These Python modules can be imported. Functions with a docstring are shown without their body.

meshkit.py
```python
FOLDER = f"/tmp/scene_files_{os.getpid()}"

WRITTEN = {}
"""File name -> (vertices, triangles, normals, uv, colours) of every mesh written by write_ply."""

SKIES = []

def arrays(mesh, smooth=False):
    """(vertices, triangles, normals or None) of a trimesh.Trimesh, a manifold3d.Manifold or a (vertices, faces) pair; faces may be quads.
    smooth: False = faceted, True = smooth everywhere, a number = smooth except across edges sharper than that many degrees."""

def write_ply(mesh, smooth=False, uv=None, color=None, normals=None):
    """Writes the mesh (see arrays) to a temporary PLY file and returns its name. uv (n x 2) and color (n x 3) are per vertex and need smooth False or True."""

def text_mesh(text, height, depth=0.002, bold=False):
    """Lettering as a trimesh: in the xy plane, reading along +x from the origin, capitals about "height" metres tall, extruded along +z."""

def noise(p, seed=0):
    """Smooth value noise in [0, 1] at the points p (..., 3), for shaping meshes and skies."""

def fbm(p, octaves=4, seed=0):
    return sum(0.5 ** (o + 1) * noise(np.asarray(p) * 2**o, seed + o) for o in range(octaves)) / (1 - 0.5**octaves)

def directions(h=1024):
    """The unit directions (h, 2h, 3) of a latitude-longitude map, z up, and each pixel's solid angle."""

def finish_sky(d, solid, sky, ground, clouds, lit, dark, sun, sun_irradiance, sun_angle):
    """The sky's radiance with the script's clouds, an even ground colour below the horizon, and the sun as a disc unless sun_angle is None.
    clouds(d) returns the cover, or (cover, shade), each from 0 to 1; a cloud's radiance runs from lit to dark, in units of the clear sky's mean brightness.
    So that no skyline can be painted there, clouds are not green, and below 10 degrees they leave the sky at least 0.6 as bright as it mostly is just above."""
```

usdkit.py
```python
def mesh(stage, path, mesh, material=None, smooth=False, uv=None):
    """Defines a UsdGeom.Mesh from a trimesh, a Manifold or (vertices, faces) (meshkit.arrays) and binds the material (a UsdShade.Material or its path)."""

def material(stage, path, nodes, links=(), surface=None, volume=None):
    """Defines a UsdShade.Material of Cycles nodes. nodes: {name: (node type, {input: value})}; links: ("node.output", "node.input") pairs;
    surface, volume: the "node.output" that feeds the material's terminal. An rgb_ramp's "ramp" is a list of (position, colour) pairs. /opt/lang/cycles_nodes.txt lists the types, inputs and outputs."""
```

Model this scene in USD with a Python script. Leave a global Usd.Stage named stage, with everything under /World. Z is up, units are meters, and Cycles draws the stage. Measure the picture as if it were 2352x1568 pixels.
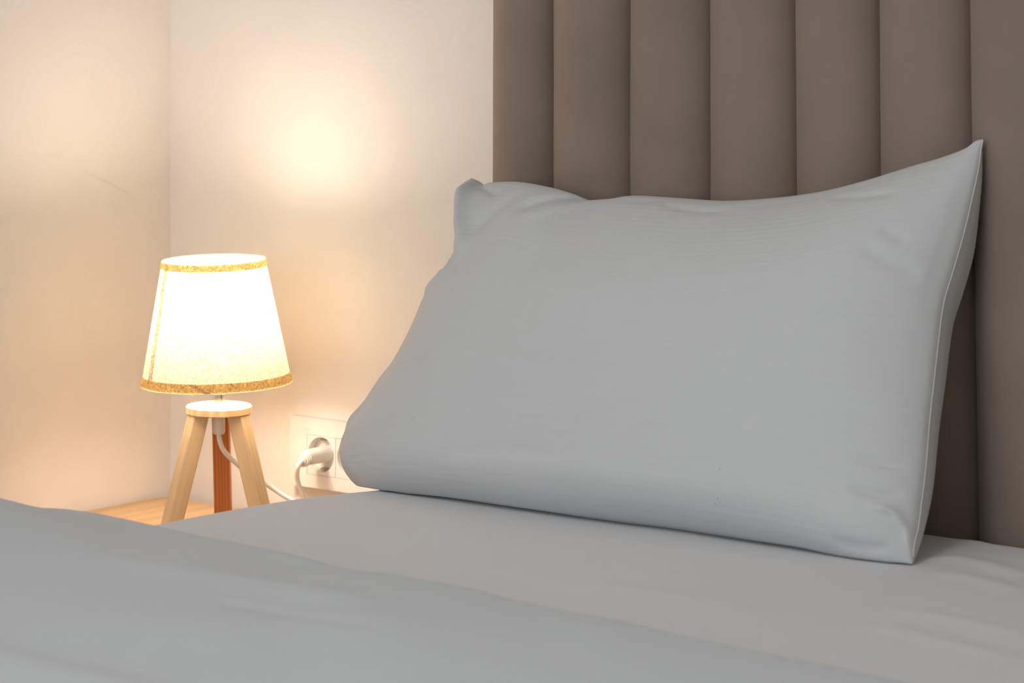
import math
import numpy as np
import trimesh
import usdkit
import meshkit
from shapely.geometry import Polygon, Point, box as sbox
from pxr import Usd, UsdGeom, UsdLux, Gf

stage = Usd.Stage.CreateInMemory()
UsdGeom.SetStageUpAxis(stage, UsdGeom.Tokens.z)
UsdGeom.SetStageMetersPerUnit(stage, 1.0)
UsdGeom.Xform.Define(stage, '/World')
UsdGeom.Scope.Define(stage, '/World/Looks')

# ---------------------------------------------------------------- camera
W, H, F, HOR = 2352.0, 1568.0, 8000.0, -280.0      # focal length and horizon row in pixels (a shift lens: verticals stay vertical)
YAW = math.radians(39.0)
CAM = np.array([2.84, -2.88, 1.21])
cam = UsdGeom.Camera.Define(stage, '/World/camera')
cam.AddTranslateOp().Set(Gf.Vec3d(*CAM))
cam.AddRotateZOp().Set(math.degrees(YAW))
cam.AddRotateXOp().Set(90.0)
cam.CreateHorizontalApertureAttr(36.0)
cam.CreateVerticalApertureAttr(36.0 * H / W)
cam.CreateFocalLengthAttr(36.0 * F / W)
cam.CreateVerticalApertureOffsetAttr(-(H / 2 - HOR) * 36.0 / W)
cam.CreateFStopAttr(9.0)
cam.CreateFocusDistanceAttr(3.5)
cam.CreateClippingRangeAttr(Gf.Vec2f(0.05, 100.0))
cam.CreateExposureAttr(0.0)

# ---------------------------------------------------------------- daylight through the window of the foot wall
ROOM_X, ROOM_Y, ROOM_Z = 4.3, -4.3, 2.6
WIN = (0.5, 2.9, 0.75, 2.25)                          # x0, x1, z0, z1 of the window opening
sun = UsdLux.RectLight.Define(stage, '/World/window_daylight')
sun.CreateWidthAttr(WIN[1] - WIN[0]); sun.CreateHeightAttr(WIN[3] - WIN[2])
sun.CreateIntensityAttr(3.7)
sun.CreateColorAttr(Gf.Vec3f(0.88, 0.95, 1.0))
sun.AddTranslateOp().Set(Gf.Vec3d((WIN[0] + WIN[1]) / 2, ROOM_Y - 0.10, (WIN[2] + WIN[3]) / 2))
sun.AddRotateXOp().Set(90.0)                          # a RectLight shines along its -z: turned to +y
CEILING = 15.5
BULB = 82.0                                           # strength of the lamp's bulb (its own light, built with the lamp)

fwd = np.array([-math.sin(YAW), math.cos(YAW), 0.0]); rgt = np.array([math.cos(YAW), math.sin(YAW), 0.0])


def ray(px, py):
    return fwd + rgt * (px - W / 2) / F + np.array([0, 0, -(py - HOR) / F])


def on_z(px, py, z):
    d = ray(px, py); return CAM + d * (z - CAM[2]) / d[2]


def on_y(px, py, y):
    d = ray(px, py); return CAM + d * (y - CAM[1]) / d[1]


def at_depth(px, py, z):
    return CAM + ray(px, py) * z


def to_px(p):
    q = np.asarray(p, float) - CAM
    d = q @ fwd
    return np.stack([W / 2 + F * (q @ rgt) / d, HOR - F * q[..., 2] / d], -1)


# ---------------------------------------------------------------- helpers
names = {}


def numbered(path):
    n = names.get(path, 0); names[path] = n + 1
    return path if n == 0 else f'{path}_{n:03d}'


def tag(p, label=None, cat=None, group=None, kind=None):
    p = p.GetPrim() if hasattr(p, 'GetPrim') else p
    for k, v in (('label', label), ('category', cat), ('group', group), ('kind', kind)):
        if v: p.SetCustomDataByKey(k, v)
    return p


def thing(name, loc, label, cat, group=None, rotz=0):
    x = UsdGeom.Xform.Define(stage, numbered('/World/' + name))
    x.AddTranslateOp().Set(Gf.Vec3d(*map(float, loc)))
    if rotz: x.AddRotateZOp().Set(rotz)
    x.loc = np.array(loc, float)
    LOC[str(x.GetPath())] = np.array(loc, float)
    tag(x, label, cat, group)
    return x


LOC = {}


def obj(name, mesh, mat, parent=None, smooth=30, uv=None, label=None, world=False):
    """One Mesh prim. world=True: the mesh is in world coordinates and is moved into its thing's frame."""
    root = str(parent.GetPath()) if parent is not None else '/World'
    if world:
        off = next((LOC[r] for r in (root, root.rsplit('/', 1)[0]) if r in LOC), np.zeros(3))
        if isinstance(mesh, tuple): mesh = (np.asarray(mesh[0], float) - off, mesh[1])
        else:
            mesh = mesh.copy(); mesh.apply_translation(-off)
    if isinstance(mesh, tuple):                        # drop unused vertices
        used, inv = np.unique(mesh[1], return_inverse=True)
        mesh = (np.asarray(mesh[0])[used], inv.reshape(np.shape(mesh[1]))); uv = None if uv is None else np.asarray(uv)[used]
    m = usdkit.mesh(stage, numbered(root + '/' + name), mesh, M[mat] if isinstance(mat, str) else mat, smooth=smooth, uv=uv)
    if label: tag(m, label)
    return m


def bx(x0, x1, y0, y1, z0, z1, r=0.0):
    """A box, its edges chamfered by r."""
    if r <= 0:
        m = trimesh.creation.box([x1 - x0, y1 - y0, z1 - z0])
        m.apply_translation([(x0 + x1) / 2, (y0 + y1) / 2, (z0 + z1) / 2]); return m
    pts = []
    for sx in (0, 1):
        for sy in (0, 1):
            for sz in (0, 1):
                c = np.array([(x0, x1)[sx], (y0, y1)[sy], (z0, z1)[sz]]); s = np.array([1 - 2 * sx, 1 - 2 * sy, 1 - 2 * sz]) * r
                for k in range(3):
                    o = s.copy(); o[k] = 0
                    pts.append(c + o)
    return trimesh.convex.convex_hull(np.array(pts))


def lathe(profile, n=64):
    """Revolve a closed or axis-to-axis (r, z) profile."""
    return trimesh.creation.revolve(np.array(profile, float), sections=n)


def tube(points, r, sides=12, n=None, cap=True):
    p = np.asarray(points, float)
    if n:
        from scipy.interpolate import CubicSpline
        t = np.r_[0, np.cumsum(np.linalg.norm(np.diff(p, axis=0), axis=1))]
        u = np.linspace(0, t[-1], n); rr = np.interp(u, t, r) if np.ndim(r) else np.full(n, r)
        p = CubicSpline(t, p)(u)
    else:
        rr = np.broadcast_to(r, len(p))
    tg = np.gradient(p, axis=0); tg /= np.linalg.norm(tg, axis=1, keepdims=True)
    a = np.cross(tg[0], [0, 0, 1.0] if abs(tg[0][2]) < .9 else [1.0, 0, 0]); V = []
    for i in range(len(p)):
        a = a - tg[i] * (a @ tg[i]); a /= np.linalg.norm(a); b = np.cross(tg[i], a)
        th = np.arange(sides) * 2 * np.pi / sides
        V.append(p[i] + rr[i] * (np.cos(th)[:, None] * a + np.sin(th)[:, None] * b))
    V = np.vstack(V); Fc = []
    for i in range(len(p) - 1):
        for j in range(sides):
            k = (j + 1) % sides
            q = [i * sides + j, i * sides + k, (i + 1) * sides + k, (i + 1) * sides + j]
            Fc += [[q[0], q[1], q[2]], [q[0], q[2], q[3]]]
    if cap:
        V = np.vstack([V, p[0], p[-1]]); n0 = len(V) - 2
        for j in range(sides):
            k = (j + 1) % sides; e = (len(p) - 1) * sides
            Fc += [[n0, k, j], [n0 + 1, e + j, e + k]]
    return (V, np.array(Fc))


def grid_faces(nu, nv, off=0, flip=False, wrap_v=False):
    i, j = np.meshgrid(np.arange(nu - 1), np.arange(nv if wrap_v else nv - 1), indexing='ij')
    k = (j + 1) % nv
    q = np.stack([i * nv + j, (i + 1) * nv + j, (i + 1) * nv + k, i * nv + k], -1).reshape(-1, 4) + off
    if flip: q = q[:, ::-1]
    return np.vstack([q[:, [0, 1, 2]], q[:, [0, 2, 3]]])


def seg_dist(P, line):
    """Distance of the points P (n, 2) from a polyline, and how far along it (0..1)."""
    line = np.asarray(line, float); best = np.full(len(P), 1e9); at = np.zeros(len(P))
    L = np.r_[0, np.cumsum(np.linalg.norm(np.diff(line, axis=0), axis=1))]
    for k in range(len(line) - 1):
        a, d = line[k], line[k + 1] - line[k]
        t = np.clip(((P - a) @ d) / (d @ d), 0, 1)
        dist = np.linalg.norm(P - a - t[:, None] * d, axis=1)
        m = dist < best
        best[m] = dist[m]; at[m] = (L[k] + t[m] * (L[k + 1] - L[k])) / L[-1]
    return best, at


def creases(P, items):
    """Sum of soft ridges (+) and valleys (-): (polyline, half width, height), fading at both ends."""
    h = np.zeros(len(P))
    for line, w, amp in items:
        d, at = seg_dist(P, line)
        h += amp * np.exp(-(d / w) ** 2) * np.clip(4 * at * (1 - at) * 1.6, 0.0, 1)
    return h


def resample(poly, n, spread=None):
    from scipy.interpolate import PchipInterpolator
    p = np.asarray(poly, float)
    t = np.r_[0, np.cumsum(np.linalg.norm(np.diff(p, axis=0), axis=1))]; t /= t[-1]
    u = np.linspace(0, 1, n) if spread is None else spread
    return np.stack([PchipInterpolator(t, p[:, k])(u) for k in range(p.shape[1])], 1)


# ---------------------------------------------------------------- materials
M = {}


def mat(name, nodes, links, surface='p.BSDF'):
    M[name] = usdkit.material(stage, '/World/Looks/' + name, nodes, links, surface=surface)


def plain(name, col, rough=0.5, **k):
    mat(name, {'p': ('principled_bsdf', {'base_color': col, 'roughness': rough, **k})}, [])


def paint(name, col, bump=0.0006, scuff=False):
    nodes = {'n': ('noise_texture', {'scale': 170.0, 'detail': 3.0}), 'n2': ('noise_texture', {'scale': 5.0, 'detail': 2.0}), 'g': ('geometry', {}),
             'r': ('rgb_ramp', {'ramp': [(0.3, tuple(c * 0.97 for c in col)), (0.7, col)]}),
             'b': ('bump', {'strength': 0.55, 'distance': bump}), 'p': ('principled_bsdf', {'roughness': 0.75, 'specular_ior_level': 0.25})}
    links = [('g.position', 'n.vector'), ('g.position', 'n2.vector'), ('n2.fac', 'r.fac'), ('n.fac', 'b.height'), ('b.normal', 'p.normal')]
    if not scuff:
        links.append(('r.color', 'p.base_color'))
    else:                                             # a faint scuff mark on the left wall: a thin broken line from (y, z) A to B
        A, B = np.array([-0.150, 0.886]), np.array([-0.066, 0.850]); d = B - A; L = np.hypot(*d); d /= L
        nodes |= {'wob': ('noise_texture', {'scale': 22.0, 'detail': 1.0}), 'sub': ('vector_math', {'math_type': 'subtract', 'vector2': (0.0, A[0], A[1])}),
                  'across': ('vector_math', {'math_type': 'dot_product', 'vector2': (0.0, -d[1], d[0])}), 'along': ('vector_math', {'math_type': 'dot_product', 'vector2': (0.0, d[0], d[1])}),
                  'wo': ('math', {'math_type': 'multiply_add', 'value2': 0.014, 'value3': -0.007}), 'off': ('math', {'math_type': 'add'}), 'abs': ('math', {'math_type': 'absolute'}),
                  'line': ('map_range', {'from_min': 0.0004, 'from_max': 0.0022, 'to_min': 1.0, 'to_max': 0.0, 'clamp': True}),
                  'from': ('map_range', {'from_min': 0.0, 'from_max': 0.05, 'to_min': 0.0, 'to_max': 0.16, 'clamp': True}),
                  'to': ('math', {'math_type': 'less_than', 'value2': L}), 'm1': ('math', {'math_type': 'multiply'}), 'm2': ('math', {'math_type': 'multiply'}),
                  'mx': ('mix', {'color2': tuple(c * 0.55 for c in col)})}
        links += [('g.position', 'sub.vector1'), ('g.position', 'wob.vector'), ('sub.vector', 'across.vector1'), ('sub.vector', 'along.vector1'), ('wob.fac', 'wo.value1'),
                  ('across.value', 'off.value1'), ('wo.value', 'off.value2'), ('off.value', 'abs.value1'), ('abs.value', 'line.value'), ('along.value', 'from.value'),
                  ('along.value', 'to.value1'), ('line.result', 'm1.value1'), ('from.result', 'm1.value2'), ('m1.value', 'm2.value1'), ('to.value', 'm2.value2'),
                  ('m2.value', 'mx.fac'), ('r.color', 'mx.color1'), ('mx.color', 'p.base_color')]
    mat(name, nodes, links)


paint('wall_paint', (0.89, 0.836, 0.778))
paint('wall_paint_scuffed', (0.89, 0.836, 0.778), scuff=True)
paint('ceiling_paint', (0.85, 0.85, 0.84))


def cloth(name, col, stripe=0.0, stripe_scale=20.0, weave=1500.0, spots=()):
    """White bed linen: fine weave, and for the pillowcase narrow satin stripes woven along its length."""
    nodes = {'c': ('texture_coordinate', {}), 'm': ('mapping', {'scale': (1.0, 1.0, 1.0)}),
             'n': ('noise_texture', {'scale': weave, 'detail': 2.0}), 'm2': ('mapping', {'scale': (6.0, 260.0, 6.0)}),
             'n2': ('noise_texture', {'scale': 1.0, 'detail': 3.0}),
             'w': ('wave_texture', {'wave_type': 'bands', 'bands_direction': 'y', 'scale': stripe_scale, 'distortion': 0.6, 'detail': 1.0, 'detail_scale': 1.5}),
             's': ('math', {'math_type': 'multiply', 'value2': stripe}), 'a': ('math', {'math_type': 'multiply_add', 'value2': 0.35}),
             'b': ('bump', {'strength': 0.5, 'distance': 0.0012}), 'b2': ('bump', {'strength': 0.25, 'distance': 0.0004}),
             'r': ('rgb_ramp', {'ramp': [(0.25, tuple(c * 0.975 for c in col)), (0.75, col)]}),
             'p': ('principled_bsdf', {'roughness': 0.85, 'specular_ior_level': 0.2, 'sheen_weight': 0.12, 'sheen_roughness': 0.5})}
    links = [('c.UV', 'm.vector'), ('m.vector', 'w.vector'), ('c.UV', 'm2.vector'), ('m2.vector', 'n2.vector'), ('c.object', 'n.vector'), ('w.fac', 's.value1'),
             ('n2.fac', 'a.value1'), ('s.value', 'a.value3'), ('a.value', 'b.height'), ('n.fac', 'b2.height'), ('b.normal', 'b2.normal'), ('b2.normal', 'p.normal'),
             ('n2.fac', 'r.fac')]
    last = 'r.color'
    for i, (u, v, rad_, dark) in enumerate(spots):        # small specks on the cloth
        nodes |= {f'd{i}': ('vector_math', {'math_type': 'distance', 'vector2': (u, v, 0.0)}), f'l{i}': ('map_range', {'from_min': rad_ * 0.7, 'from_max': rad_, 'to_min': dark, 'to_max': 0.0, 'clamp': True}),
                  f'k{i}': ('mix', {'color2': (0.36, 0.34, 0.29)})}
        links += [('c.UV', f'd{i}.vector1'), (f'd{i}.value', f'l{i}.value'), (f'l{i}.result', f'k{i}.fac'), (last, f'k{i}.color1')]
        last = f'k{i}.color'
    links.append((last, 'p.base_color'))
    mat(name, nodes, links)


cloth('pillow_cloth', (0.655, 0.66, 0.668), 0.14, 48.0, spots=((0.1103, 0.0783, 0.0021, 0.22), (0.4686, 0.0581, 0.0009, 0.6), (0.4646, 0.0290, 0.0009, 0.6), (0.4590, 0.0236, 0.0010, 0.6), (0.4655, 0.0252, 0.0007, 0.5)))
cloth('sheet_cloth', (0.785, 0.778, 0.79))
cloth('duvet_cloth', (0.635, 0.66, 0.69))

mat('velvet', {'g': ('geometry', {}), 'n': ('noise_texture', {'scale': 900.0, 'detail': 2.0}), 'n2': ('noise_texture', {'scale': 9.0, 'detail': 3.0}),
               'r': ('rgb_ramp', {'ramp': [(0.3, (0.262, 0.206, 0.166)), (0.7, (0.310, 0.243, 0.197))]}),
               'b': ('bump', {'strength': 0.35, 'distance': 0.0007}),
               'p': ('principled_bsdf', {'roughness': 0.9, 'specular_ior_level': 0.15, 'sheen_weight': 0.25, 'sheen_roughness': 0.45, 'sheen_tint': (0.85, 0.72, 0.62)})},
    [('g.position', 'n.vector'), ('g.position', 'n2.vector'), ('n2.fac', 'r.fac'), ('r.color', 'p.base_color'), ('n.fac', 'b.height'), ('b.normal', 'p.normal')])
plain('seam_thread', (0.06, 0.048, 0.04), 0.9)


def wood(name, dark, light, scale, stretch=(1, 1, 0.06), rough=0.5, dist=6.0, wsc=0.35, fac=0.45):
    mat(name, {'c': ('texture_coordinate', {}), 'm': ('mapping', {'scale': stretch}),
               'n': ('noise_texture', {'scale': scale, 'detail': 4.0, 'roughness': 0.6, 'distortion': 0.4}),
               'w': ('wave_texture', {'wave_type': 'bands', 'bands_direction': 'x', 'scale': scale * wsc, 'distortion': dist, 'detail': 3.0, 'detail_scale': 1.5}),
               'x': ('mix_float', {'fac': fac}), 'r': ('rgb_ramp', {'ramp': [(0.2, dark), (0.8, light)]}),
               'b': ('bump', {'strength': 0.12, 'distance': 0.0005}), 'p': ('principled_bsdf', {'roughness': rough, 'specular_ior_level': 0.3})},
        [('c.object', 'm.vector'), ('m.vector', 'n.vector'), ('m.vector', 'w.vector'), ('n.fac', 'x.a'), ('w.fac', 'x.b'), ('x.result', 'r.fac'),
         ('r.color', 'p.base_color'), ('x.result', 'b.height'), ('b.normal', 'p.normal')])


wood('pine_leg', (0.62, 0.42, 0.22), (0.80, 0.62, 0.39), 150.0, (1, 1, 0.03), dist=2.0, wsc=0.5, fac=0.2)
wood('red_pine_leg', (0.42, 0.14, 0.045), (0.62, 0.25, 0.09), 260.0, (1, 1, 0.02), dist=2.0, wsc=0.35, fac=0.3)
wood('pine_disc', (0.66, 0.43, 0.22), (0.82, 0.63, 0.40), 26.0, (1, 0.2, 0.6), dist=5.0, wsc=1.1, fac=0.45)
wood('oak_laminate', (0.50, 0.32, 0.16), (0.66, 0.45, 0.25), 60.0, (1, 0.05, 1), dist=4.0, wsc=0.2, fac=0.25)
wood('floor_wood', (0.30, 0.20, 0.12), (0.42, 0.29, 0.18), 12.0, (1, 0.06, 1))
plain('white_plastic', (0.80, 0.785, 0.75), 0.35)
plain('grey_hole', (0.10, 0.09, 0.08), 0.6)
plain('brass', (0.55, 0.50, 0.42), 0.3, metallic=1.0)
plain('cord_plastic', (0.80, 0.77, 0.72), 0.4)
plain('metal', (0.75, 0.74, 0.72), 0.2, metallic=1.0)
plain('window_frame_paint', (0.85, 0.85, 0.85), 0.4)
plain('black_plastic', (0.02, 0.02, 0.02), 0.4)
mat('ceiling_glow', {'e': ('emission', {'color': (0.94, 0.97, 1.0), 'strength': CEILING})}, [], 'e.emission')
mat('bulb_glow', {'e': ('emission', {'color': (1.0, 0.808, 0.65), 'strength': BULB})}, [], 'e.emission')


def linen(name, col_lo, col_hi, trans, t_col):
    """Shade fabric: reflects a little and lets the bulb's light through."""
    mat(name, {'c': ('texture_coordinate', {}), 'm': ('mapping', {'scale': (1.0, 1.0, 1.0)}), 'n': ('noise_texture', {'scale': 420.0, 'detail': 4.0, 'roughness': 0.7}),
               'r': ('rgb_ramp', {'ramp': [(0.30, col_lo), (0.62, col_hi)]}), 'rt': ('rgb_ramp', {'ramp': [(0.38, tuple(a * b for a, b in zip(t_col, (0.62, 0.56, 0.45)))), (0.58, t_col)]}),
               'd': ('diffuse_bsdf', {}), 't': ('translucent_bsdf', {}), 'x': ('mix_closure', {'fac': trans})},
        [('c.object', 'm.vector'), ('m.vector', 'n.vector'), ('n.fac', 'r.fac'), ('n.fac', 'rt.fac'), ('r.color', 'd.color'), ('rt.color', 't.color'),
         ('d.BSDF', 'x.closure1'), ('t.BSDF', 'x.closure2')], 'x.closure')


linen('shade_linen', (0.66, 0.58, 0.46), (0.80, 0.76, 0.68), 0.24, (0.68, 0.60, 0.42))
linen('shade_trim', (0.60, 0.42, 0.24), (0.76, 0.57, 0.36), 0.88, (0.97, 0.88, 0.68))
linen('shade_overlap', (0.66, 0.58, 0.46), (0.80, 0.76, 0.68), 0.94, (0.98, 0.96, 0.92))

# ---------------------------------------------------------------- the room
T = 0.12
tag(obj('floor', bx(-T, ROOM_X + T, ROOM_Y - T, T, -0.1, 0.0), 'floor_wood', smooth=False), kind='structure')
tag(obj('ceiling', bx(-T, ROOM_X + T, ROOM_Y - T, T, ROOM_Z, ROOM_Z + 0.1), 'ceiling_paint', smooth=False), kind='structure')
tag(obj('wall_back', bx(-T, ROOM_X + T, 0, T, 0, ROOM_Z), 'wall_paint', smooth=False), kind='structure')
tag(obj('wall_left', bx(-T, 0, ROOM_Y, 0, 0, ROOM_Z), 'wall_paint_scuffed', smooth=False), kind='structure')
tag(obj('wall_right', bx(ROOM_X, ROOM_X + T, ROOM_Y, 0, 0, ROOM_Z), 'wall_paint', smooth=False), kind='structure')
hole = trimesh.creation.extrude_polygon(sbox(-T, 0, ROOM_X + T, ROOM_Z).difference(sbox(WIN[0], WIN[2], WIN[1], WIN[3])), T, engine='earcut')
hole.apply_transform(np.array([[1, 0, 0, 0], [0, 0, -1, ROOM_Y], [0, 1, 0, 0], [0, 0, 0, 1.0]]))
tag(obj('wall_front', hole, 'wall_paint', smooth=False), kind='structure')
win = UsdGeom.Xform.Define(stage, '/World/window_1'); tag(win, kind='structure')
fr = [bx(WIN[0], WIN[1], ROOM_Y - 0.08, ROOM_Y - 0.03, WIN[2], WIN[2] + 0.05), bx(WIN[0], WIN[1], ROOM_Y - 0.08, ROOM_Y - 0.03, WIN[3] - 0.05, WIN[3])]
for xx in (WIN[0], (WIN[0] + WIN[1]) / 2 - 0.025, WIN[1] - 0.05):
    fr.append(bx(xx, xx + 0.05, ROOM_Y - 0.08, ROOM_Y - 0.03, WIN[2], WIN[3]))
obj('window_frame', trimesh.util.concatenate(fr), 'window_frame_paint', win, smooth=False)
for nm, a in (('left', bx(0, 0.012, ROOM_Y, -0.012, 0, 0.07)), ('back', bx(0, ROOM_X, -0.012, 0, 0, 0.07))):
    tag(obj('baseboard_' + nm, a, 'window_frame_paint', smooth=False), kind='structure')

# round flush ceiling lamp in the middle of the room, switched on
cl = thing('ceiling_lamp', (1.45, -2.2, ROOM_Z), 'round white flush ceiling lamp', 'ceiling lamp')
w = lathe([(0, -0.03), (0.30, -0.03), (0.30, -0.001), (0, -0.001)], 64); w.apply_translation([1.45, -2.2, ROOM_Z])
obj('housing', w, 'white_plastic', cl, world=True)
w = lathe([(0, -0.075), (0.15, -0.072), (0.24, -0.060), (0.275, -0.045), (0.28, -0.0305), (0, -0.0305)], 48); w.apply_translation([1.45, -2.2, ROOM_Z])
obj('diffuser', w, 'ceiling_glow', cl, smooth=True, world=True)

# ---------------------------------------------------------------- bed: headboard of upright padded channels
ZB = 0.60                                             # top of the made mattress
HB_FRONT, HB_BACK = -0.080, -0.044
BED_L, BED_R = 0.55, 2.17
base_t = thing('bed_base', ((BED_L + BED_R) / 2, -1.0, 0), 'taupe upholstered bed base under the mattress, hidden by the bedding', 'bed base')
obj('box', bx(BED_L + 0.02, BED_R - 0.02, -2.10, -0.088, 0.06, 0.345, 0.012), 'velvet', base_t, world=True)
for sx in (BED_L + 0.08, BED_R - 0.14):
    for sy in (-2.02, -0.20):
        obj('foot', bx(sx, sx + 0.06, sy, sy + 0.06, 0.0, 0.06, 0.004), 'black_plastic', base_t, world=True)
HB_TOP, HB_LOW = 1.26, 0.35
head = thing('headboard', ((BED_L + BED_R) / 2, -0.03, 0), 'tall taupe velvet headboard of upright padded channels behind the pillow', 'headboard')
obj('backing_board', bx(BED_L + 0.012, BED_R - 0.012, HB_BACK - 0.002, -0.003, 0.0, HB_TOP - 0.01, 0.006), 'velvet', head, world=True)
# where each seam stands at the top of the picture and at row 440 (they are not quite plumb)
seam_px = [(1135, 1134), (1269, 1269.5), (1445, 1444.5), (1626, 1627), (1821, 1825), (2013, 2017), (2220, 2228)]
seams = []
uu = np.linspace(0, 0.5, 400)                         # the left flank of a channel hides its own seam from the camera: allow for that
hide = np.min((uu * 0.104 * rgt[0] - (HB_BACK - HB_FRONT) * (1 - np.abs(2 * uu - 1) ** 2.1) ** 0.62 * rgt[1])) / rgt[0]
for a, b in seam_px:
    p, q = on_y(a, 0, HB_BACK), on_y(b, 440, HB_BACK)
    seams.append((p[0] - hide, (q[0] - p[0]) / (q[2] - p[2]), p[2]))
last = seams[-1][0]; step = 0.107
while last + step < BED_R - 0.03:
    last += step; seams.append((last, 0.0, 1.0))
seams.append((BED_R, 0.0, 1.0))
rng = np.random.default_rng(4)
for k in range(len(seams) - 1):
    vis = k < 8
    nz = 360 if vis else 30
    z = np.linspace(HB_LOW, HB_TOP, nz)
    xa = seams[k][0] + seams[k][1] * (z - seams[k][2]); xb = seams[k + 1][0] + seams[k + 1][1] * (z - seams[k + 1][2])
    wob = 0.0009 * (meshkit.noise(np.stack([z * 14, 0 * z + k, 0 * z], -1), 3) - 0.5)
    u = (1 - np.cos(np.linspace(0, np.pi, 41))) / 2
    prof = (1 - np.abs(2 * u - 1) ** 2.1) ** 0.62
    pucker = 0.0011 * np.exp(-np.minimum(u, 1 - u) / 0.018)
    X = xa[:, None] + 0.0006 + wob[:, None] + (xb - xa - 0.0012)[:, None] * u[None]
    soft = 0.0022 * (meshkit.fbm(np.stack([X * 9, z[:, None] * 5 + 0 * X, 0 * X + k * 3.1], -1), 2, 8) - 0.5) * prof
    stitch = np.sin(z * 2 * np.pi / 0.0062)[:, None] if vis else 0
    Y = HB_BACK + 0.001 - (HB_BACK - HB_FRONT) * prof[None] + soft + pucker[None] * stitch * 0.5
    top = np.clip((HB_TOP - z) / 0.03, 0, 1); Y = HB_BACK + (Y - HB_BACK) * np.sqrt(1 - (1 - top[:, None]) ** 2)
    V = np.stack([X, Y, np.repeat(z[:, None], 41, 1)], -1).reshape(-1, 3)
    Vb = V.copy(); Vb[:, 1] = HB_BACK + 0.0015
    n = nz * 41
    Fc = np.vstack([grid_faces(nz, 41, flip=True), grid_faces(nz, 41, n, flip=False)])
    rim = np.r_[np.arange(41), np.arange(1, nz) * 41 + 40, (nz - 1) * 41 + np.arange(39, -1, -1), np.arange(nz - 2, 0, -1) * 41]
    nx = np.roll(rim, -1)
    Fc = np.vstack([Fc, np.stack([rim, nx, nx + n], 1), np.stack([rim, nx + n, rim + n], 1)])
    obj('channel', (np.vstack([V, Vb]), Fc), 'velvet', head, smooth=50, world=True)
# dark stitching thread at the bottom of the visible seams
for k in range(1, 9):
    z = np.linspace(HB_LOW, HB_TOP - 0.02, 40); xs = seams[k][0] + seams[k][1] * (z - seams[k][2])
    obj('seam', tube(np.stack([xs, 0 * z + HB_BACK - 0.0005, z], 1), 0.0012, 6), 'seam_thread', head, smooth=True, world=True)

# ---------------------------------------------------------------- mattress under a white fitted sheet
SH_L, SH_R, SH_T, SH_B = 0.518, 2.16, -0.092, -2.06


def sheet_top(x, y):
    """Height of the sheet's surface at (x, y)."""
    sh = np.shape(x); x, y = np.ravel(x).astype(float), np.ravel(y).astype(float)
    z = np.full(x.shape, ZB)
    z += 0.009 * np.exp(-((x - 0.52) / 0.16) ** 2) * (1 - 1.15 * np.exp(-((y + 0.22) / 0.13) ** 2))
    z += 0.003 * (meshkit.fbm(np.stack([x * 5, y * 5, 0 * x], -1), 3, 5) - 0.5)
    P = np.stack([x, y], -1)
    z += creases(P, SHEET_FOLDS)
    return z.reshape(sh)


def zpx(*pts):
    return [on_z(px, py, ZB)[:2] for px, py in pts]


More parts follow.
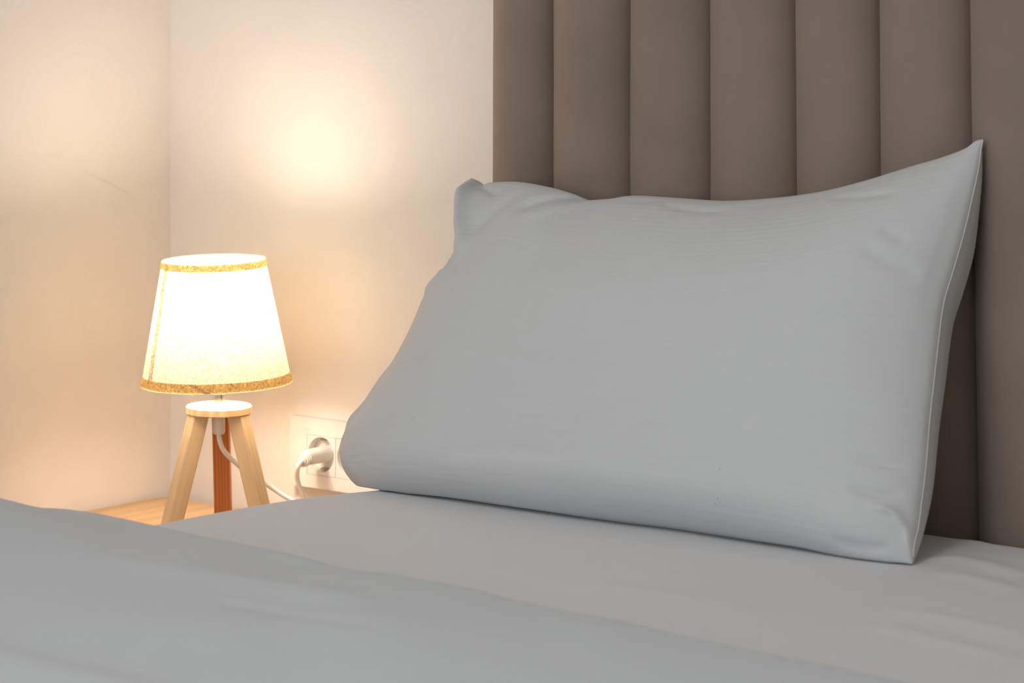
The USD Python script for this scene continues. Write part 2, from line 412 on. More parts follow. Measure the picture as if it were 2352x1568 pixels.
SHEET_FOLDS = [
    (zpx((2352, 1242), (2300, 1228), (2262, 1232), (2235, 1240)), 0.018, 0.004),
    (zpx((2120, 1288), (2200, 1283), (2280, 1300), (2352, 1325)), 0.012, 0.0030),
    (zpx((2150, 1310), (2250, 1330), (2352, 1362)), 0.012, 0.0020),
    (zpx((2060, 1400), (2200, 1425), (2352, 1460)), 0.015, 0.0020),
    (zpx((2000, 1430), (2180, 1480), (2352, 1520)), 0.015, 0.0018),
    (zpx((760, 1250), (950, 1232), (1080, 1218)), 0.004, -0.0010),
    (zpx((640, 1185), (760, 1165), (900, 1158)), 0.004, -0.0008),
    (zpx((1780, 1450), (1950, 1395), (2080, 1330)), 0.014, 0.0015),
    (zpx((1150, 1330), (1500, 1360), (1800, 1420)), 0.02, 0.0012),
]


def sheet_mesh(l, r, b, t, low, rad, top):
    """A soft box: the top surface rolls over its edges (radius rad) and hangs down to low."""
    def strip(a, c, n, clear):
        q = np.linspace(0, 1, n) ; return a + (c - a) * q
    nu, nv = 200, 260
    arc = np.pi / 2 * rad; side = ZB - rad - low
    Lx, Ly = (r - l) - 2 * rad, (t - b) - 2 * rad
    def path(L, n):
        total = 2 * (side + arc) + L
        k = np.r_[np.linspace(0, side, 5), side + np.linspace(0, arc, 13)[1:], side + arc + np.linspace(0, L, n)[1:], side + arc + L + np.linspace(0, arc, 13)[1:], total - side + np.linspace(0, side, 5)[1:]]
        return k, side, arc, L
    def place(k, L):
        """offset from the near flat edge, and drop below the top"""
        a0, a1, a2, a3 = side, side + arc, side + arc + L, side + 2 * arc + L
        o = np.where(k < a0, -rad, np.where(k < a1, -rad + rad * (1 - np.cos((k - a0) / rad)), np.where(k < a2, k - a1, np.where(k < a3, L + rad * np.sin((k - a2) / rad), L + rad))))
        d = np.where(k < a0, rad + (a0 - k), np.where(k < a1, rad - rad * np.sin((k - a0) / rad), np.where(k < a2, 0, np.where(k < a3, rad - rad * np.cos((k - a2) / rad), rad + k - a3))))
        return o, d
    kx, *_ = path(Lx, nu); ky, *_ = path(Ly, nv)
    ox, dx = place(kx, Lx); oy, dy = place(ky, Ly)
    X = l + rad + ox[:, None] + 0 * oy[None]; Y = b + rad + oy[None] + 0 * ox[:, None]
    # round the corners in plan: pull the points inwards where both coordinates hang over
    ix, iy = np.clip(X, l + rad, r - rad), np.clip(Y, b + rad, t - rad)
    vx, vy = X - ix, Y - iy; ln = np.maximum(np.hypot(vx, vy), 1e-9); cap = np.minimum(1, rad / ln)
    X, Y = ix + vx * cap, iy + vy * cap
    D = np.minimum(np.maximum(dx[:, None], dy[None]), ZB - low)
    both = np.minimum(np.clip(dx[:, None] / rad, 0, 1), np.clip(dy[None] / rad, 0, 1))
    Z = top(X, Y) - D
    V = np.stack([X, Y, Z], -1).reshape(-1, 3)
    uv = np.stack([X, Y], -1).reshape(-1, 2)
    return V, grid_faces(len(kx), len(ky)), uv


mattress = thing('mattress', ((SH_L + SH_R) / 2, (SH_T + SH_B) / 2, 0.35), 'mattress made up with a smooth white fitted sheet, under the pillow and the duvet', 'mattress')
V, Fc, uv = sheet_mesh(SH_L, SH_R, SH_B, SH_T, 0.352, 0.034, sheet_top)
obj('fitted_sheet', (V, Fc), 'sheet_cloth', mattress, smooth=True, uv=uv, world=True)
obj('core', bx(SH_L + 0.02, SH_R - 0.02, SH_B + 0.02, SH_T - 0.02, 0.35, 0.57, 0.03), 'sheet_cloth', mattress, world=True, label='foam core under the sheet')

# ---------------------------------------------------------------- duvet turned back across the bed
DL, DR = 0.50, 2.215                                  # hangs over both long sides
D_HEAD, D_FOOT, D_FOLD = -0.672, -2.12, -1.135
DUVET_FOLDS = [
    (zpx((0, 1180), (180, 1215), (420, 1262)), 0.02, 0.004),
    (zpx((0, 1260), (200, 1270), (380, 1240)), 0.015, -0.003),
    (zpx((100, 1400), (500, 1440), (900, 1520)), 0.03, 0.003),
    (zpx((480, 1505), (700, 1552), (900, 1590)), 0.012, -0.0015),
    (zpx((1000, 1390), (1300, 1420), (1700, 1500)), 0.03, 0.003),
    (zpx((500, 1380), (700, 1400), (900, 1390)), 0.03, -0.003),
]


def duvet():
    nv = 240
    v = np.concatenate([D_HEAD - 0.03 * (1 - np.cos(np.linspace(0, np.pi / 2, 16))), np.linspace(D_HEAD - 0.03, D_FOOT, nv)[1:]])
    drop = 0.20
    side = np.linspace(-drop - 0.0, 0, 16)
    # cross-section: hanging left side, rounded edge, top, rounded edge, hanging right side
    R = 0.037; x0, x1 = SH_L + R - 0.005, SH_R - R + 0.005
    a = np.linspace(0, np.pi / 2, 14)
    sec = np.vstack([np.stack([np.full(10, x0 - R), np.linspace(-drop, -R, 10, endpoint=False), ], 1),
                     np.stack([x0 - R * np.cos(a), -R + R * np.sin(a)], 1),
                     np.stack([np.linspace(x0, x1, 170)[1:-1], np.zeros(168)], 1),
                     np.stack([x1 + R * np.sin(a), -R + R * np.cos(a)], 1),
                     np.stack([np.full(10, x1 + R), np.linspace(-R, -drop, 11)[1:]], 1)])
    nrm = np.gradient(sec, axis=0); nrm = np.stack([-nrm[:, 1], nrm[:, 0]], 1); nrm /= np.linalg.norm(nrm, axis=1, keepdims=True)
    n = len(sec)
    X = np.repeat(sec[:, 0][:, None], len(v), 1); Y = np.repeat(v[None], n, 0); Zr = np.repeat(sec[:, 1][:, None], len(v), 1)
    Y = Y - 0.13 * np.clip(X - 0.85, -0.1, 2.0) * np.exp((Y - D_HEAD) / 0.6)   # its edge runs slightly askew
    Y = Y + 0.012 * (meshkit.noise(np.stack([X * 5, 0 * X, 0 * X], -1), 21) - 0.5) * np.exp((Y - D_HEAD) / 0.15)
    base = sheet_top(np.clip(X, SH_L, SH_R), Y) + Zr + 0.004
    q = np.clip((D_HEAD - Y + 0.001) / 0.030, 0, 1)
    edge = np.sqrt(np.clip(1 - (1 - np.clip((D_HEAD - v) / 0.03, 0, 1)) ** 2, 0, 1))[None]
    th = 0.030 + 0.012 * (1 - np.exp(-(D_HEAD - v) / 0.10))[None] + 0 * X                 # thickness of the turned-back band
    th += np.exp(-((X - 0.52) / 0.16) ** 2) * (0.040 * (1 - np.exp(-(np.clip(D_HEAD - 0.035 - Y, 0, 9) / 0.10) ** 1.6)) - 0.004)
    th += 0.008 / (1 + np.exp((v - D_FOLD)[None] / 0.012))                                   # one layer less beyond the turned edge
    th += 0.010 * (meshkit.fbm(np.stack([X * 4.5, Y * 4.5, Zr * 4], -1), 3, 12) - 0.5)
    P = np.stack([X, Y], -1).reshape(-1, 2)
    th += (creases(P, DUVET_FOLDS) * 1.0).reshape(X.shape) * (Zr > -0.03)
    th = np.maximum(th, 0.006) * edge
    hang = np.clip((np.arange(n)[:, None]) / 4.0, 0, 1) * np.clip((n - 1 - np.arange(n))[:, None] / 4.0, 0, 1)
    th = th * np.sqrt(np.clip(1 - (1 - hang) ** 2, 0, 1)) + 0.0004
    foot = np.clip((np.arange(len(v))[::-1]) / 5.0, 0, 1)[None]; th = th * np.sqrt(1 - (1 - foot) ** 2) + 0.0002
    top = np.stack([X + nrm[:, 0][:, None] * th, Y, base + nrm[:, 1][:, None] * th], -1)
    bot = np.stack([X, Y, base], -1)
    m = n * len(v)
    Fc = np.vstack([grid_faces(n, len(v), flip=False), grid_faces(n, len(v), m, flip=True)])
    nvv = len(v)
    rim = np.r_[np.arange(nvv), np.arange(1, n) * nvv + nvv - 1, (n - 1) * nvv + np.arange(nvv - 2, -1, -1), np.arange(n - 2, 0, -1) * nvv]
    nx = np.roll(rim, -1)
    Fc = np.vstack([Fc, np.stack([rim, rim + m, nx + m], 1), np.stack([rim, nx + m, nx], 1)])
    # grid runs v downwards, so the faces are turned
    V = np.vstack([top.reshape(-1, 3), bot.reshape(-1, 3)])
    return V, Fc[:, ::-1], V[:, :2].copy()


V, Fc, uv = duvet()
tag(obj('duvet', (V, Fc), 'duvet_cloth', smooth=True, uv=uv), 'pale grey-white duvet lying turned back across the near part of the bed, out of focus', 'duvet')

# ---------------------------------------------------------------- pillow leaning on the headboard
# A pillow's seam outline, its bottom edge on the sheet 0.17 m in front of the headboard, its top edge leaning on the headboard.
PB, LEAN = -0.255, 0.47                               # y of the bottom seam, tilt dy/dz


def on_pillow(px, py, lift=0.0):
    """Where the pillow's middle sheet lies: the leaning plane y = PB + LEAN (z - ZB) + lift, bent upright towards the headboard at the top."""
    d = ray(px, py)
    t = (PB + lift + 0.02 * (px < 1000) * 0 + LEAN * (CAM[2] - ZB) - CAM[1]) / (d[1] - LEAN * d[2])
    return CAM + d * t


left_px = [(818, 1112), (796, 1068), (793, 1035), (806, 990), (855, 925), (903, 852), (938, 793), (966, 737), (984, 692), (1012, 643), (1034, 612), (1047, 575), (1054, 530), (1057, 470), (1062, 430), (1082, 409)]
top_px = [(1082, 409), (1100, 416), (1116, 426), (1140, 420), (1180, 419), (1270, 432), (1320, 446), (1370, 463), (1420, 459), (1470, 452), (1560, 457), (1680, 464), (1800, 456), (1900, 442), (2000, 417), (2100, 384), (2180, 358), (2225, 338), (2245, 322), (2258, 319)]
right_px = [(2096, 1297), (2106, 1240), (2116, 1160), (2127, 1070), (2136, 960), (2145, 880), (2155, 790), (2167, 700), (2190, 620), (2213, 540), (2232, 460), (2247, 390), (2254, 340), (2258, 319)]
bottom_px = [(818, 1112), (838, 1128), (880, 1137), (960, 1143), (1060, 1153), (1250, 1180), (1400, 1197), (1560, 1216), (1700, 1240), (1840, 1265), (1930, 1284), (2000, 1296), (2060, 1298), (2096, 1297)]


def pillow():
    ns, nt = 230, 170
    def warp(n):
        t = np.linspace(0, 1, n); return 0.5 * t + 0.5 * (1 - np.cos(np.pi * t)) / 2
    s, t = warp(ns), warp(nt)
    B, T_, L, R = (resample(p, n, u) for p, n, u in ((bottom_px, ns, s), (top_px, ns, s), (left_px, nt, t), (right_px, nt, t)))
    S, Tt = s[:, None, None], t[None, :, None]
    P = (1 - Tt) * B[:, None] + Tt * T_[:, None] + (1 - S) * L[None] + S * R[None] \
        - ((1 - S) * (1 - Tt) * B[0] + S * (1 - Tt) * B[-1] + (1 - S) * Tt * T_[0] + S * Tt * T_[-1])
    flat = P.reshape(-1, 2)
    mid = np.array([on_pillow(a, b) for a, b in flat])
    nrm = np.array([0, -1.0, LEAN]); nrm /= np.linalg.norm(nrm)
    ear = 0.020 * np.exp(-(((flat[:, 0] - 1080) / 26) ** 2 + ((flat[:, 1] - 425) / 60) ** 2)) - 0.014 * np.exp(-(((flat[:, 0] - 1150) / 45) ** 2 + ((flat[:, 1] - 425) / 40) ** 2))
    mid = mid + ear[:, None] * (CAM - mid) / np.linalg.norm(CAM - mid, axis=1, keepdims=True)                     # the corner at the left stands forward, the cloth beside it falls back
    sg, tg = np.repeat(s[:, None], nt, 1), np.repeat(t[None], ns, 0)
    Wd, Ht = 0.66, 0.40
    e = lambda d, r, k=2.0: np.clip(1 - (1 - np.clip(d / r, 0, 1)) ** k, 0, 1) ** 0.5
    dome = np.sin(np.pi * np.clip(sg, 0, 1)) ** 0.6 * np.sin(np.pi * tg) ** 0.5
    front = e(sg * Wd, 0.10) * e((1 - sg) * Wd, 0.16) * e(tg * Ht, 0.046) * e((1 - tg) * Ht, 0.16) * (0.043 + 0.036 * dome)
    back = e(sg * Wd, 0.10) * e((1 - sg) * Wd, 0.055) * e(tg * Ht, 0.09) * e((1 - tg) * Ht, 0.10) * (0.050 + 0.040 * dome)
    front = front.ravel(); back = back.ravel()
    inner = (e(sg * Wd, 0.05) * e((1 - sg) * Wd, 0.04) * e(tg * Ht, 0.04) * e((1 - tg) * Ht, 0.05)).ravel()
    # soft lumps, and the creases the photograph shows (drawn on the cloth)
    Pm = np.stack([sg.ravel() * Wd, tg.ravel() * Ht], -1)
    front += inner * 0.006 * (meshkit.fbm(np.c_[Pm * 9, 0 * Pm[:, :1]], 3, 31) - 0.5)
    front += inner * creases(flat, PILLOW_FOLDS)
    front += (e(sg * Wd, 0.016) * e((1 - tg) * Ht, 0.03)).ravel() * creases(flat, PILLOW_EDGE)
    back += inner * 0.006 * (meshkit.fbm(np.c_[Pm * 8, 0 * Pm[:, :1]], 3, 77) - 0.5)
    nrm = np.array([0, -1.0, LEAN]); nrm /= np.linalg.norm(nrm)
    Vf = mid + nrm * np.maximum(front, 0)[:, None]; Vb = mid - nrm * np.maximum(back, 0)[:, None]
    for V in (Vf, Vb):                                # it lies on the sheet and leans on the headboard
        floor_z = sheet_top(V[:, 0], V[:, 1]) + 0.0015
        V[:, 2] = np.maximum(V[:, 2], floor_z)
        V[:, 1] = np.minimum(V[:, 1], HB_FRONT - 0.003)
    # share the seam's vertices
    idx = np.arange(ns * nt).reshape(ns, nt); n = ns * nt
    rim = np.zeros((ns, nt), bool); rim[0] = rim[-1] = True; rim[:, 0] = rim[:, -1] = True
    Vb[rim.ravel()] = Vf[rim.ravel()]
    Fb = grid_faces(ns, nt, n, flip=True)
    back_map = np.arange(2 * n); back_map[n:][rim.ravel()] = np.arange(n)[rim.ravel()]
    Fb = back_map[Fb]
    Fc = np.vstack([grid_faces(ns, nt), Fb])
    V = np.vstack([Vf, Vb]); uv = np.vstack([Pm, Pm])
    Fc = Fc[(Fc[:, 0] != Fc[:, 1]) & (Fc[:, 1] != Fc[:, 2]) & (Fc[:, 0] != Fc[:, 2])]
    seam = Vf.reshape(ns, nt, 3)
    return V, Fc, uv, seam


PILLOW_EDGE = [
    ([(1086, 405), (1084, 470), (1096, 530), (1108, 580), (1112, 640)], 22, 0.013),
    ([(1050, 560), (1062, 600), (1066, 650)], 12, -0.006),
    ([(1000, 690), (1040, 668), (1090, 668)], 18, 0.005),
    ([(912, 835), (885, 890), (850, 945), (815, 1000)], 14, 0.006),
    ([(2035, 1186), (2080, 1192), (2100, 1225), (2100, 1285)], 8, 0.004),
    ([(1940, 1262), (2010, 1272), (2070, 1268)], 12, -0.004),
    ([(815, 1060), (835, 1095), (870, 1112)], 14, 0.002),
]
PILLOW_FOLDS = [
    ([(1112, 424), (1124, 440), (1145, 452), (1175, 470)], 9, -0.006),
    ([(1078, 430), (1085, 480), (1096, 525), (1108, 570)], 12, 0.005),
    ([(1056, 560), (1064, 590), (1068, 625)], 10, -0.005),
    ([(1040, 640), (1062, 650), (1085, 660)], 12, 0.003),
    ([(1366, 463), (1330, 462), (1296, 474), (1262, 492), (1232, 520)], 12, -0.005),
    ([(1260, 436), (1225, 465), (1190, 505), (1150, 548), (1120, 575)], 16, -0.003),
    ([(1410, 462), (1360, 480), (1300, 510), (1250, 540)], 16, 0.003),
    ([(1530, 475), (1580, 500), (1640, 512), (1720, 516)], 10, -0.002),
    ([(1440, 478), (1520, 482), (1600, 470)], 10, -0.0015),
    ([(1720, 500), (1850, 485), (1980, 455), (2080, 420)], 14, -0.0015),
    ([(1930, 480), (2020, 485), (2110, 470)], 10, -0.002),
    ([(2040, 610), (2100, 640), (2150, 660)], 14, -0.003),
    ([(2080, 560), (2130, 590)], 14, -0.0025),
    ([(1900, 690), (1880, 800), (1850, 900)], 30, -0.002),
    ([(2010, 1080), (2060, 1092), (2110, 1085)], 9, -0.003),
    ([(2000, 1150), (2055, 1160), (2100, 1150)], 9, -0.004),
    ([(2060, 1182), (2090, 1195), (2102, 1225)], 9, 0.003),
    ([(1350, 1085), (1250, 1075), (1150, 1080), (1060, 1095)], 16, -0.0015),
    ([(905, 850), (870, 905), (835, 955), (805, 1000)], 9, 0.003),
]
pil = thing('pillow', (1.1, -0.2, ZB), 'plump white pillow in a finely striped pillowcase leaning against the velvet headboard', 'pillow')
V, Fc, uv, seam = pillow()
obj('pillowcase', (V, Fc), 'pillow_cloth', pil, smooth=True, uv=uv, world=True)
# the stitched edge of the pillowcase along its visible right end
st = seam[-1, 6:-1:3] + np.array([0.0, 0, 0])
obj('seam_edge', tube(st, 0.0007, 8), 'pillow_cloth', pil, smooth=True, world=True, label='stitched edge of the pillowcase')

# ---------------------------------------------------------------- nightstand
NX0, NX1, NY0, NY1, NZ = 0.008, 0.455, -0.395, -0.022, 0.50
ns = thing('nightstand', ((NX0 + NX1) / 2, (NY0 + NY1) / 2, 0), 'pale oak bedside cabinet in the corner, its top mostly hidden behind the bed', 'nightstand')
obj('top_board', bx(NX0, NX1, NY0, NY1, NZ - 0.022, NZ, 0.0015), 'oak_laminate', ns, world=True)
for xx in (NX0 + 0.004, NX1 - 0.022):
    obj('side_panel', bx(xx, xx + 0.018, NY0 + 0.012, NY1 - 0.004, 0.04, NZ - 0.022), 'oak_laminate', ns, world=True)
obj('bottom_board', bx(NX0 + 0.022, NX1 - 0.022, NY0 + 0.014, NY1 - 0.004, 0.06, 0.078), 'oak_laminate', ns, world=True)
obj('back_panel', bx(NX0 + 0.022, NX1 - 0.022, NY1 - 0.012, NY1 - 0.004, 0.078, NZ - 0.022), 'oak_laminate', ns, world=True)
for z0, z1 in ((0.082, 0.272), (0.278, 0.472)):
    dr = obj('drawer', bx(NX0 + 0.024, NX1 - 0.024, NY0 + 0.001, NY0 + 0.30, z0, z1, 0.0015), 'oak_laminate', ns, world=True)
    obj('handle', bx((NX0 + NX1) / 2 - 0.06, (NX0 + NX1) / 2 + 0.06, NY0 - 0.016, NY0 + 0.0005, (z0 + z1) / 2 - 0.006, (z0 + z1) / 2 + 0.006, 0.003), 'metal', dr, world=True)
for xx in (NX0 + 0.004, NX1 - 0.044):
    for yy in (NY0 + 0.02, NY1 - 0.05):
        obj('foot', bx(xx, xx + 0.04, yy, yy + 0.03, 0.0, 0.04, 0.002), 'oak_laminate', ns, world=True)

# ---------------------------------------------------------------- table lamp
LZ = 3.75                                             # distance of the lamp along the view
base = at_depth(503, 0, LZ); LX, LY = base[0], base[1]
PX = F / LZ                                           # pixels per metre there
zr = lambda py: CAM[2] - (py - HOR) * LZ / F
lamp = thing('table_lamp', (LX, LY, NZ), 'small wooden tripod table lamp with a lit cream linen shade, standing on the bedside cabinet', 'lamp')
vr, vf = rgt[:2], fwd[:2]                             # the picture's right and away, for turning the tripod
disc_r, disc_t, disc_b = 76 / PX, zr(930) , zr(948.5)
rr = disc_r; c = 0.0012
dm = lathe([(0, disc_b), (rr - c, disc_b), (rr, disc_b + c), (rr, disc_t - c), (rr - c, disc_t), (0, disc_t)], 72)
dm.apply_translation([LX, LY, 0])
obj('disc', dm, 'pine_disc', lamp, smooth=35, world=True)
LEG_TOP_R, LEG_BOT_R = 0.0240, 0.0600
leg_w = 0.0185
for k, az in enumerate((90.0, 90 + 118.0, 90 - 116.0)):   # away from the camera; to the left and right in front
    a = math.radians(az)
    out = np.r_[vr * math.cos(a) + vf * math.sin(a), 0]; tan_ = np.array([-out[1], out[0], 0])
    V = []
    for z, r in ((disc_b - 0.0006, LEG_TOP_R), (NZ + 0.0004, LEG_BOT_R)):
        for du, dv in ((-1, -1), (1, -1), (1, 1), (-1, 1)):
            V.append(np.array([LX, LY, z]) + out * (r + du * leg_w / 2) + tan_ * dv * leg_w / 2)
    V = np.array(V)
    # small chamfers along the four long edges
    oct_ = []
    for ring in (V[:4], V[4:]):
        for i in range(4):
            p, nxt, prv = ring[i], ring[(i + 1) % 4], ring[i - 1]
            oct_ += [p + (prv - p) * 0.07, p + (nxt - p) * 0.07]
    hull = trimesh.convex.convex_hull(np.array(oct_))
    foot_c, top_c = V[4:].mean(0), V[:4].mean(0); ax = (top_c - foot_c) / np.linalg.norm(top_c - foot_c)
    e1 = tan_ / np.linalg.norm(tan_); e2 = np.cross(ax, e1)
    R3 = np.stack([e1, e2, ax], 1)                      # the leg's own frame, so that its grain runs along it
    hull.apply_translation(-foot_c); hull.vertices = np.asarray(hull.vertices) @ R3
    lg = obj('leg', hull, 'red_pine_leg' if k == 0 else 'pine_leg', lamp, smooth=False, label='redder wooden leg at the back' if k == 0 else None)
    mt = np.eye(4); mt[:3, :3] = R3; mt[:3, 3] = foot_c - lamp.loc
    UsdGeom.Xformable(lg).AddTransformOp().Set(Gf.Matrix4d(mt.T.tolist()))
# metal stem, washer and lampholder
w = lathe([(0, disc_t), (0.0093, disc_t), (0.0093, disc_t + 0.0012), (0.0085, disc_t + 0.0022), (0, disc_t + 0.0022)], 40); w.apply_translation([LX, LY, 0])
obj('washer', w, 'white_plastic', lamp, smooth=35, world=True)
w = lathe([(0, disc_t + 0.002), (0.0056, disc_t + 0.002), (0.0056, disc_t + 0.012), (0.0050, disc_t + 0.0125), (0.0050, disc_t + 0.030), (0, disc_t + 0.030)], 32); w.apply_translation([LX, LY, 0])
obj('stem', w, 'metal', lamp, smooth=20, world=True)
hz = disc_t + 0.0300
w = lathe([(0, hz - 0.001), (0.011, hz - 0.001), (0.0125, hz + 0.003), (0.0125, hz + 0.026), (0, hz + 0.026)], 40); w.apply_translation([LX, LY, 0])
obj('lampholder', w, 'white_plastic', lamp, smooth=35, world=True)
bz = hz + 0.026
bulb_prof = [(0, bz), (0.0125, bz), (0.0140, bz + 0.008), (0.020, bz + 0.024), (0.0275, bz + 0.042), (0.0295, bz + 0.054), (0.0285, bz + 0.066), (0.024, bz + 0.076), (0.016, bz + 0.083), (0.007, bz + 0.0862), (0, bz + 0.087)]
w = lathe(bulb_prof, 24); w.apply_translation([LX, LY, 0])
obj('bulb', w, 'bulb_glow', lamp, smooth=True, world=True)
# cord grip under the disc
g0, g1 = zr(996), disc_b
w = lathe([(0, g0), (0.0058, g0), (0.0066, g0 + 0.002), (0.0066, g1), (0, g1)], 32); w.apply_translation([LX - 0.0005 * vr[0], LY, 0])
obj('cord_grip', w, 'cord_plastic', lamp, smooth=35, world=True)
# shade: slightly askew on its stem
SB, ST = zr(879), zr(596)
RB, RT = 172.5 / PX, 118.5 / PX
tilt = math.radians(1.4)
axis = -np.r_[vf, 0]
piv = np.array([LX, LY, (SB + ST) / 2])
Rm = trimesh.transformations.rotation_matrix(tilt, axis, piv)
shift = np.r_[vr, 0] * (-9 / PX)


def shade_part(prof, n=96):
    m = lathe(prof, n); m.apply_translation([LX, LY, 0]); m.apply_transform(Rm); m.apply_translation(shift); return m


rad = lambda z: RB + (RT - RB) * (z - SB) / (ST - SB)
zz = np.linspace(SB + 0.0004, ST - 0.0003, 14)
sh_m = shade_part([(rad(z), z) for z in zz])
obj('shade', sh_m, 'shade_linen', lamp, smooth=True, world=True)


def band(z0, z1, th, lip):
    zs = np.linspace(z0, z1, 7)
    o = [(rad(z) + th * (0.55 + 0.45 * math.sin(math.pi * (i / 6))), z) for i, z in enumerate(zs)]
    i_ = [(rad(z) + 0.0002, z) for z in zs[::-1]]
    return o + i_ + [o[0]]


obj('trim_band', shade_part(band(SB - 0.0005, SB + 0.0098, 0.0014, 0)), 'shade_trim', lamp, smooth=40, world=True, label='tan bias tape round the bottom rim')
obj('trim_band', shade_part(band(ST - 0.0072, ST + 0.0005, 0.0010, 0)), 'shade_trim', lamp, smooth=40, world=True, label='tan bias tape round the top rim')


def on_shade(az, z, off):
    r = rad(z) + off
    p = np.array([LX + r * (vr[0] * math.cos(az) + vf[0] * math.sin(az)), LY + r * (vr[1] * math.cos(az) + vf[1] * math.sin(az)), z])
    return (Rm @ np.r_[p, 1])[:3] + shift


# overlapped end of the fabric, on the left, and the folded end of the tape at the bottom
a0 = math.radians(212)
V = [on_shade(a0 + da, z, o) for z in np.linspace(SB + 0.009, ST - 0.006, 10) for da, o in ((-0.05, 0.0003), (-0.05, 0.0007), (0.05, 0.0007), (0.05, 0.0003))]
q = grid_faces(10, 4, wrap_v=True)
obj('fabric_overlap', (np.array(V), q), 'shade_overlap', lamp, smooth=False, world=True, label='overlapped seam of the shade fabric')
a0 = math.radians(270 - 15.0)
V = []
for i in range(8):
    z = SB + 0.0095 - 0.0095 * i / 7
    for da, o in ((-0.035, 0.0009), (-0.035, 0.0021), (0.035, 0.0024), (0.035, 0.0009)):
        V.append(on_shade(a0 + da + 0.24 * i / 7, z, o))
obj('tape_end', (np.array(V), grid_faces(8, 4, wrap_v=True)), 'shade_overlap', lamp, smooth=False, world=True, label='slanting folded end of the tape')
# wire spider carrying the shade
sp = []
zc = hz + 0.006
for k in range(3):
    az = math.radians(30 + 120 * k)
    p0 = np.array([LX, LY, zc]) + shift * 0; e_ = on_shade(az, SB + 0.006, -0.0015)
    d0 = (e_ - p0); d0[2] = 0; d0 /= np.linalg.norm(d0)
    obj('spider_arm', tube([p0 + d0 * 0.0146, e_], 0.0011, 6), 'metal', lamp, smooth=True, world=True)
# cord: from the grip, behind the right leg, down to the cabinet and up to the plug
PLUG = on_y(738, 1044, -0.012)                        # centre of the left outlet's face
cz = NZ + 0.0060
plug_end = on_y(694, 1060, -0.058)
pts = [np.array([LX, LY, g0 + 0.004]), np.array([LX, LY, g0]) - np.array([0, 0, 0.002]), at_depth(507, 1020, LZ - 0.002), at_depth(520, 1042, LZ + 0.004), at_depth(541, 1062, LZ + 0.010), at_depth(575, 1090, LZ + 0.012),
       at_depth(605, 1107, LZ + 0.012), at_depth(640, 1130, LZ + 0.004), at_depth(680, 1153, LZ - 0.010), at_depth(730, 1180, LZ - 0.030)]
loop = [np.array([0.395, -0.19, NZ + 0.012]), np.array([0.425, -0.155, cz]), np.array([0.420, -0.105, cz]), np.array([0.365, -0.075, NZ + 0.006])]
up = [on_y(712, 1182, -0.046), on_y(700, 1148, -0.053), on_y(686, 1112, -0.060), on_y(682, 1088, -0.064), on_y(685, 1071, -0.065)]
path = pts + loop + up
cv, cf = tube(np.array(path + [plug_end]), 0.0027, 12, n=280); cv[:, 2] = np.maximum(cv[:, 2], NZ + 0.0004)
obj('cord', (cv, cf), 'cord_plastic', lamp, smooth=True, world=True)
# plug: round body in the recess, narrowing to a ribbed grip
q0, q1 = PLUG + np.array([0, 0.010, 0]), plug_end
pa = [q0 + (PLUG + np.array([0, -0.022, 0]) - q0) * t for t in (0, 0.5, 1.0)] + [PLUG + np.array([0, -0.022, 0]) + (q1 - PLUG - np.array([0, -0.022, 0])) * t for t in (0.15, 0.35, 0.6, 0.85, 1.0)]
pr = [0.0088, 0.0088, 0.0087, 0.0080, 0.0066, 0.0060, 0.0054, 0.0040]
obj('plug', tube(pa, pr, 20), 'white_plastic', lamp, smooth=40, world=True)
for i in range(3):
    c_ = pa[3] + (q1 - pa[3]) * (0.30 + 0.24 * i); dv = (q1 - pa[3]) / np.linalg.norm(q1 - pa[3])
    obj('plug_rib', tube([c_, c_ + dv * 0.0026], 0.0078 - 0.0006 * i, 16), 'white_plastic', lamp, smooth=40, world=True)

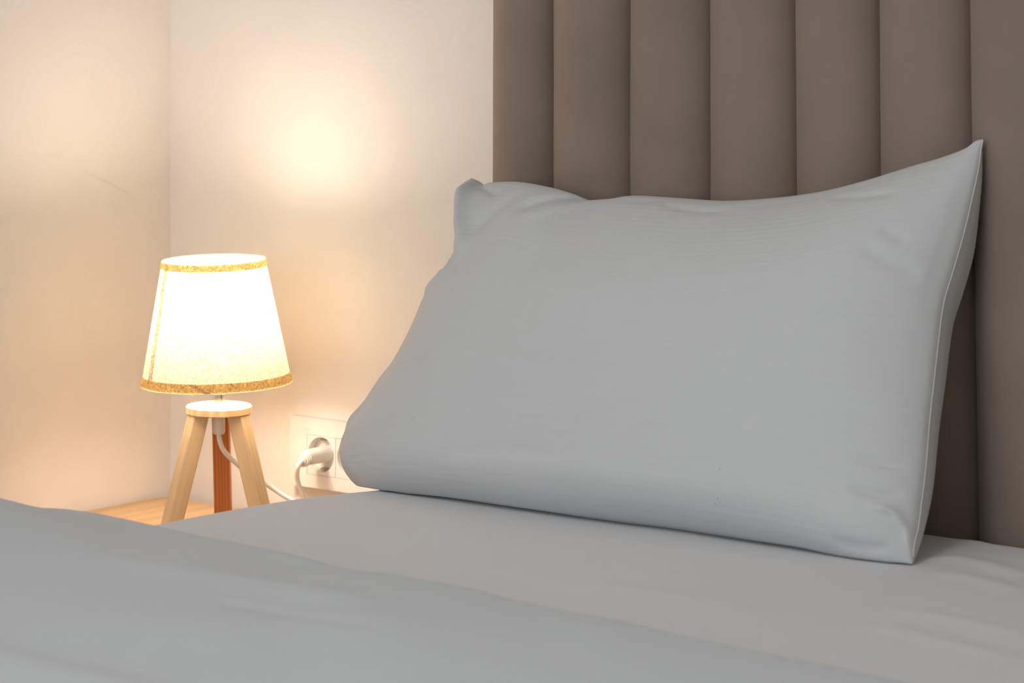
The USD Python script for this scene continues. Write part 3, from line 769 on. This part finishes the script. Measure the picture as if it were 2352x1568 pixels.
# ---------------------------------------------------------------- double wall socket
P0, P1 = on_y(665.5, 953, -0.011), on_y(665.5, 1112, -0.011)
SX0, SZ0, SZ1 = P0[0], P1[2], P0[2]
SXW = 0.152
sock = thing('wall_socket', (SX0 + SXW / 2, 0, (SZ0 + SZ1) / 2), 'white double wall socket above the bedside cabinet, half hidden by the pillow', 'socket')
zi0, zi1 = on_y(700, 1087, -0.011)[2], on_y(700, 996, -0.011)[2]
xm = on_y(770.5, 1050, -0.011)[0]
pitch = xm - on_y(738, 1044, -0.011)[0]
half = pitch + 0.0003
x0i, x1i = xm - 2 * half, xm + 2 * half
outer = sbox(SX0, SZ0, SX0 + SXW, SZ1); outer = outer.buffer(-0.002).buffer(0.002)
frame = outer.difference(sbox(x0i, zi0, x1i, zi1))
lay = np.array([[1, 0, 0, 0], [0, 0, -1, -0.0003], [0, 1, 0, 0], [0, 0, 0, 1.0]])
fm = trimesh.creation.extrude_polygon(frame, 0.0107, engine='earcut'); fm.apply_transform(lay)
obj('cover_frame', fm, 'white_plastic', sock, smooth=30, world=True)
for i, xc in enumerate((xm - half, xm + half)):
    g = 0.00035
    sq = sbox(xc - half + g, zi0 + g, xc + half - g, zi1 - g); zc_ = (zi0 + zi1) / 2
    ring = sq.difference(Point(xc, PLUG[2]).buffer(0.0192, 32))
    im = trimesh.creation.extrude_polygon(ring, 0.0105, engine='earcut'); im.apply_transform(lay)
    so = obj('outlet', im, 'white_plastic', sock, smooth=30, world=True)
    well = trimesh.creation.extrude_polygon(Point(xc, PLUG[2]).buffer(0.0192, 32), 0.0012, engine='earcut'); well.apply_transform(lay)
    obj('recess', well, 'white_plastic', so, smooth=30, world=True)
    for dz in (-0.0165, 0.0165):
        obj('earth_clip', bx(xc - 0.003, xc + 0.003, -0.0085, -0.0015, PLUG[2] + dz - 0.0012, PLUG[2] + dz + 0.0012), 'brass', so, smooth=False, world=True)
    if i:
        for dx in (-0.0095, 0.0095):
            h = trimesh.creation.cylinder(0.0026, 0.0006, sections=16); h.apply_transform(trimesh.transformations.rotation_matrix(np.pi / 2, [1, 0, 0])); h.apply_translation([xc + dx, -0.0019, PLUG[2]])
            obj('pin_hole', h, 'grey_hole', so, smooth=30, world=True)
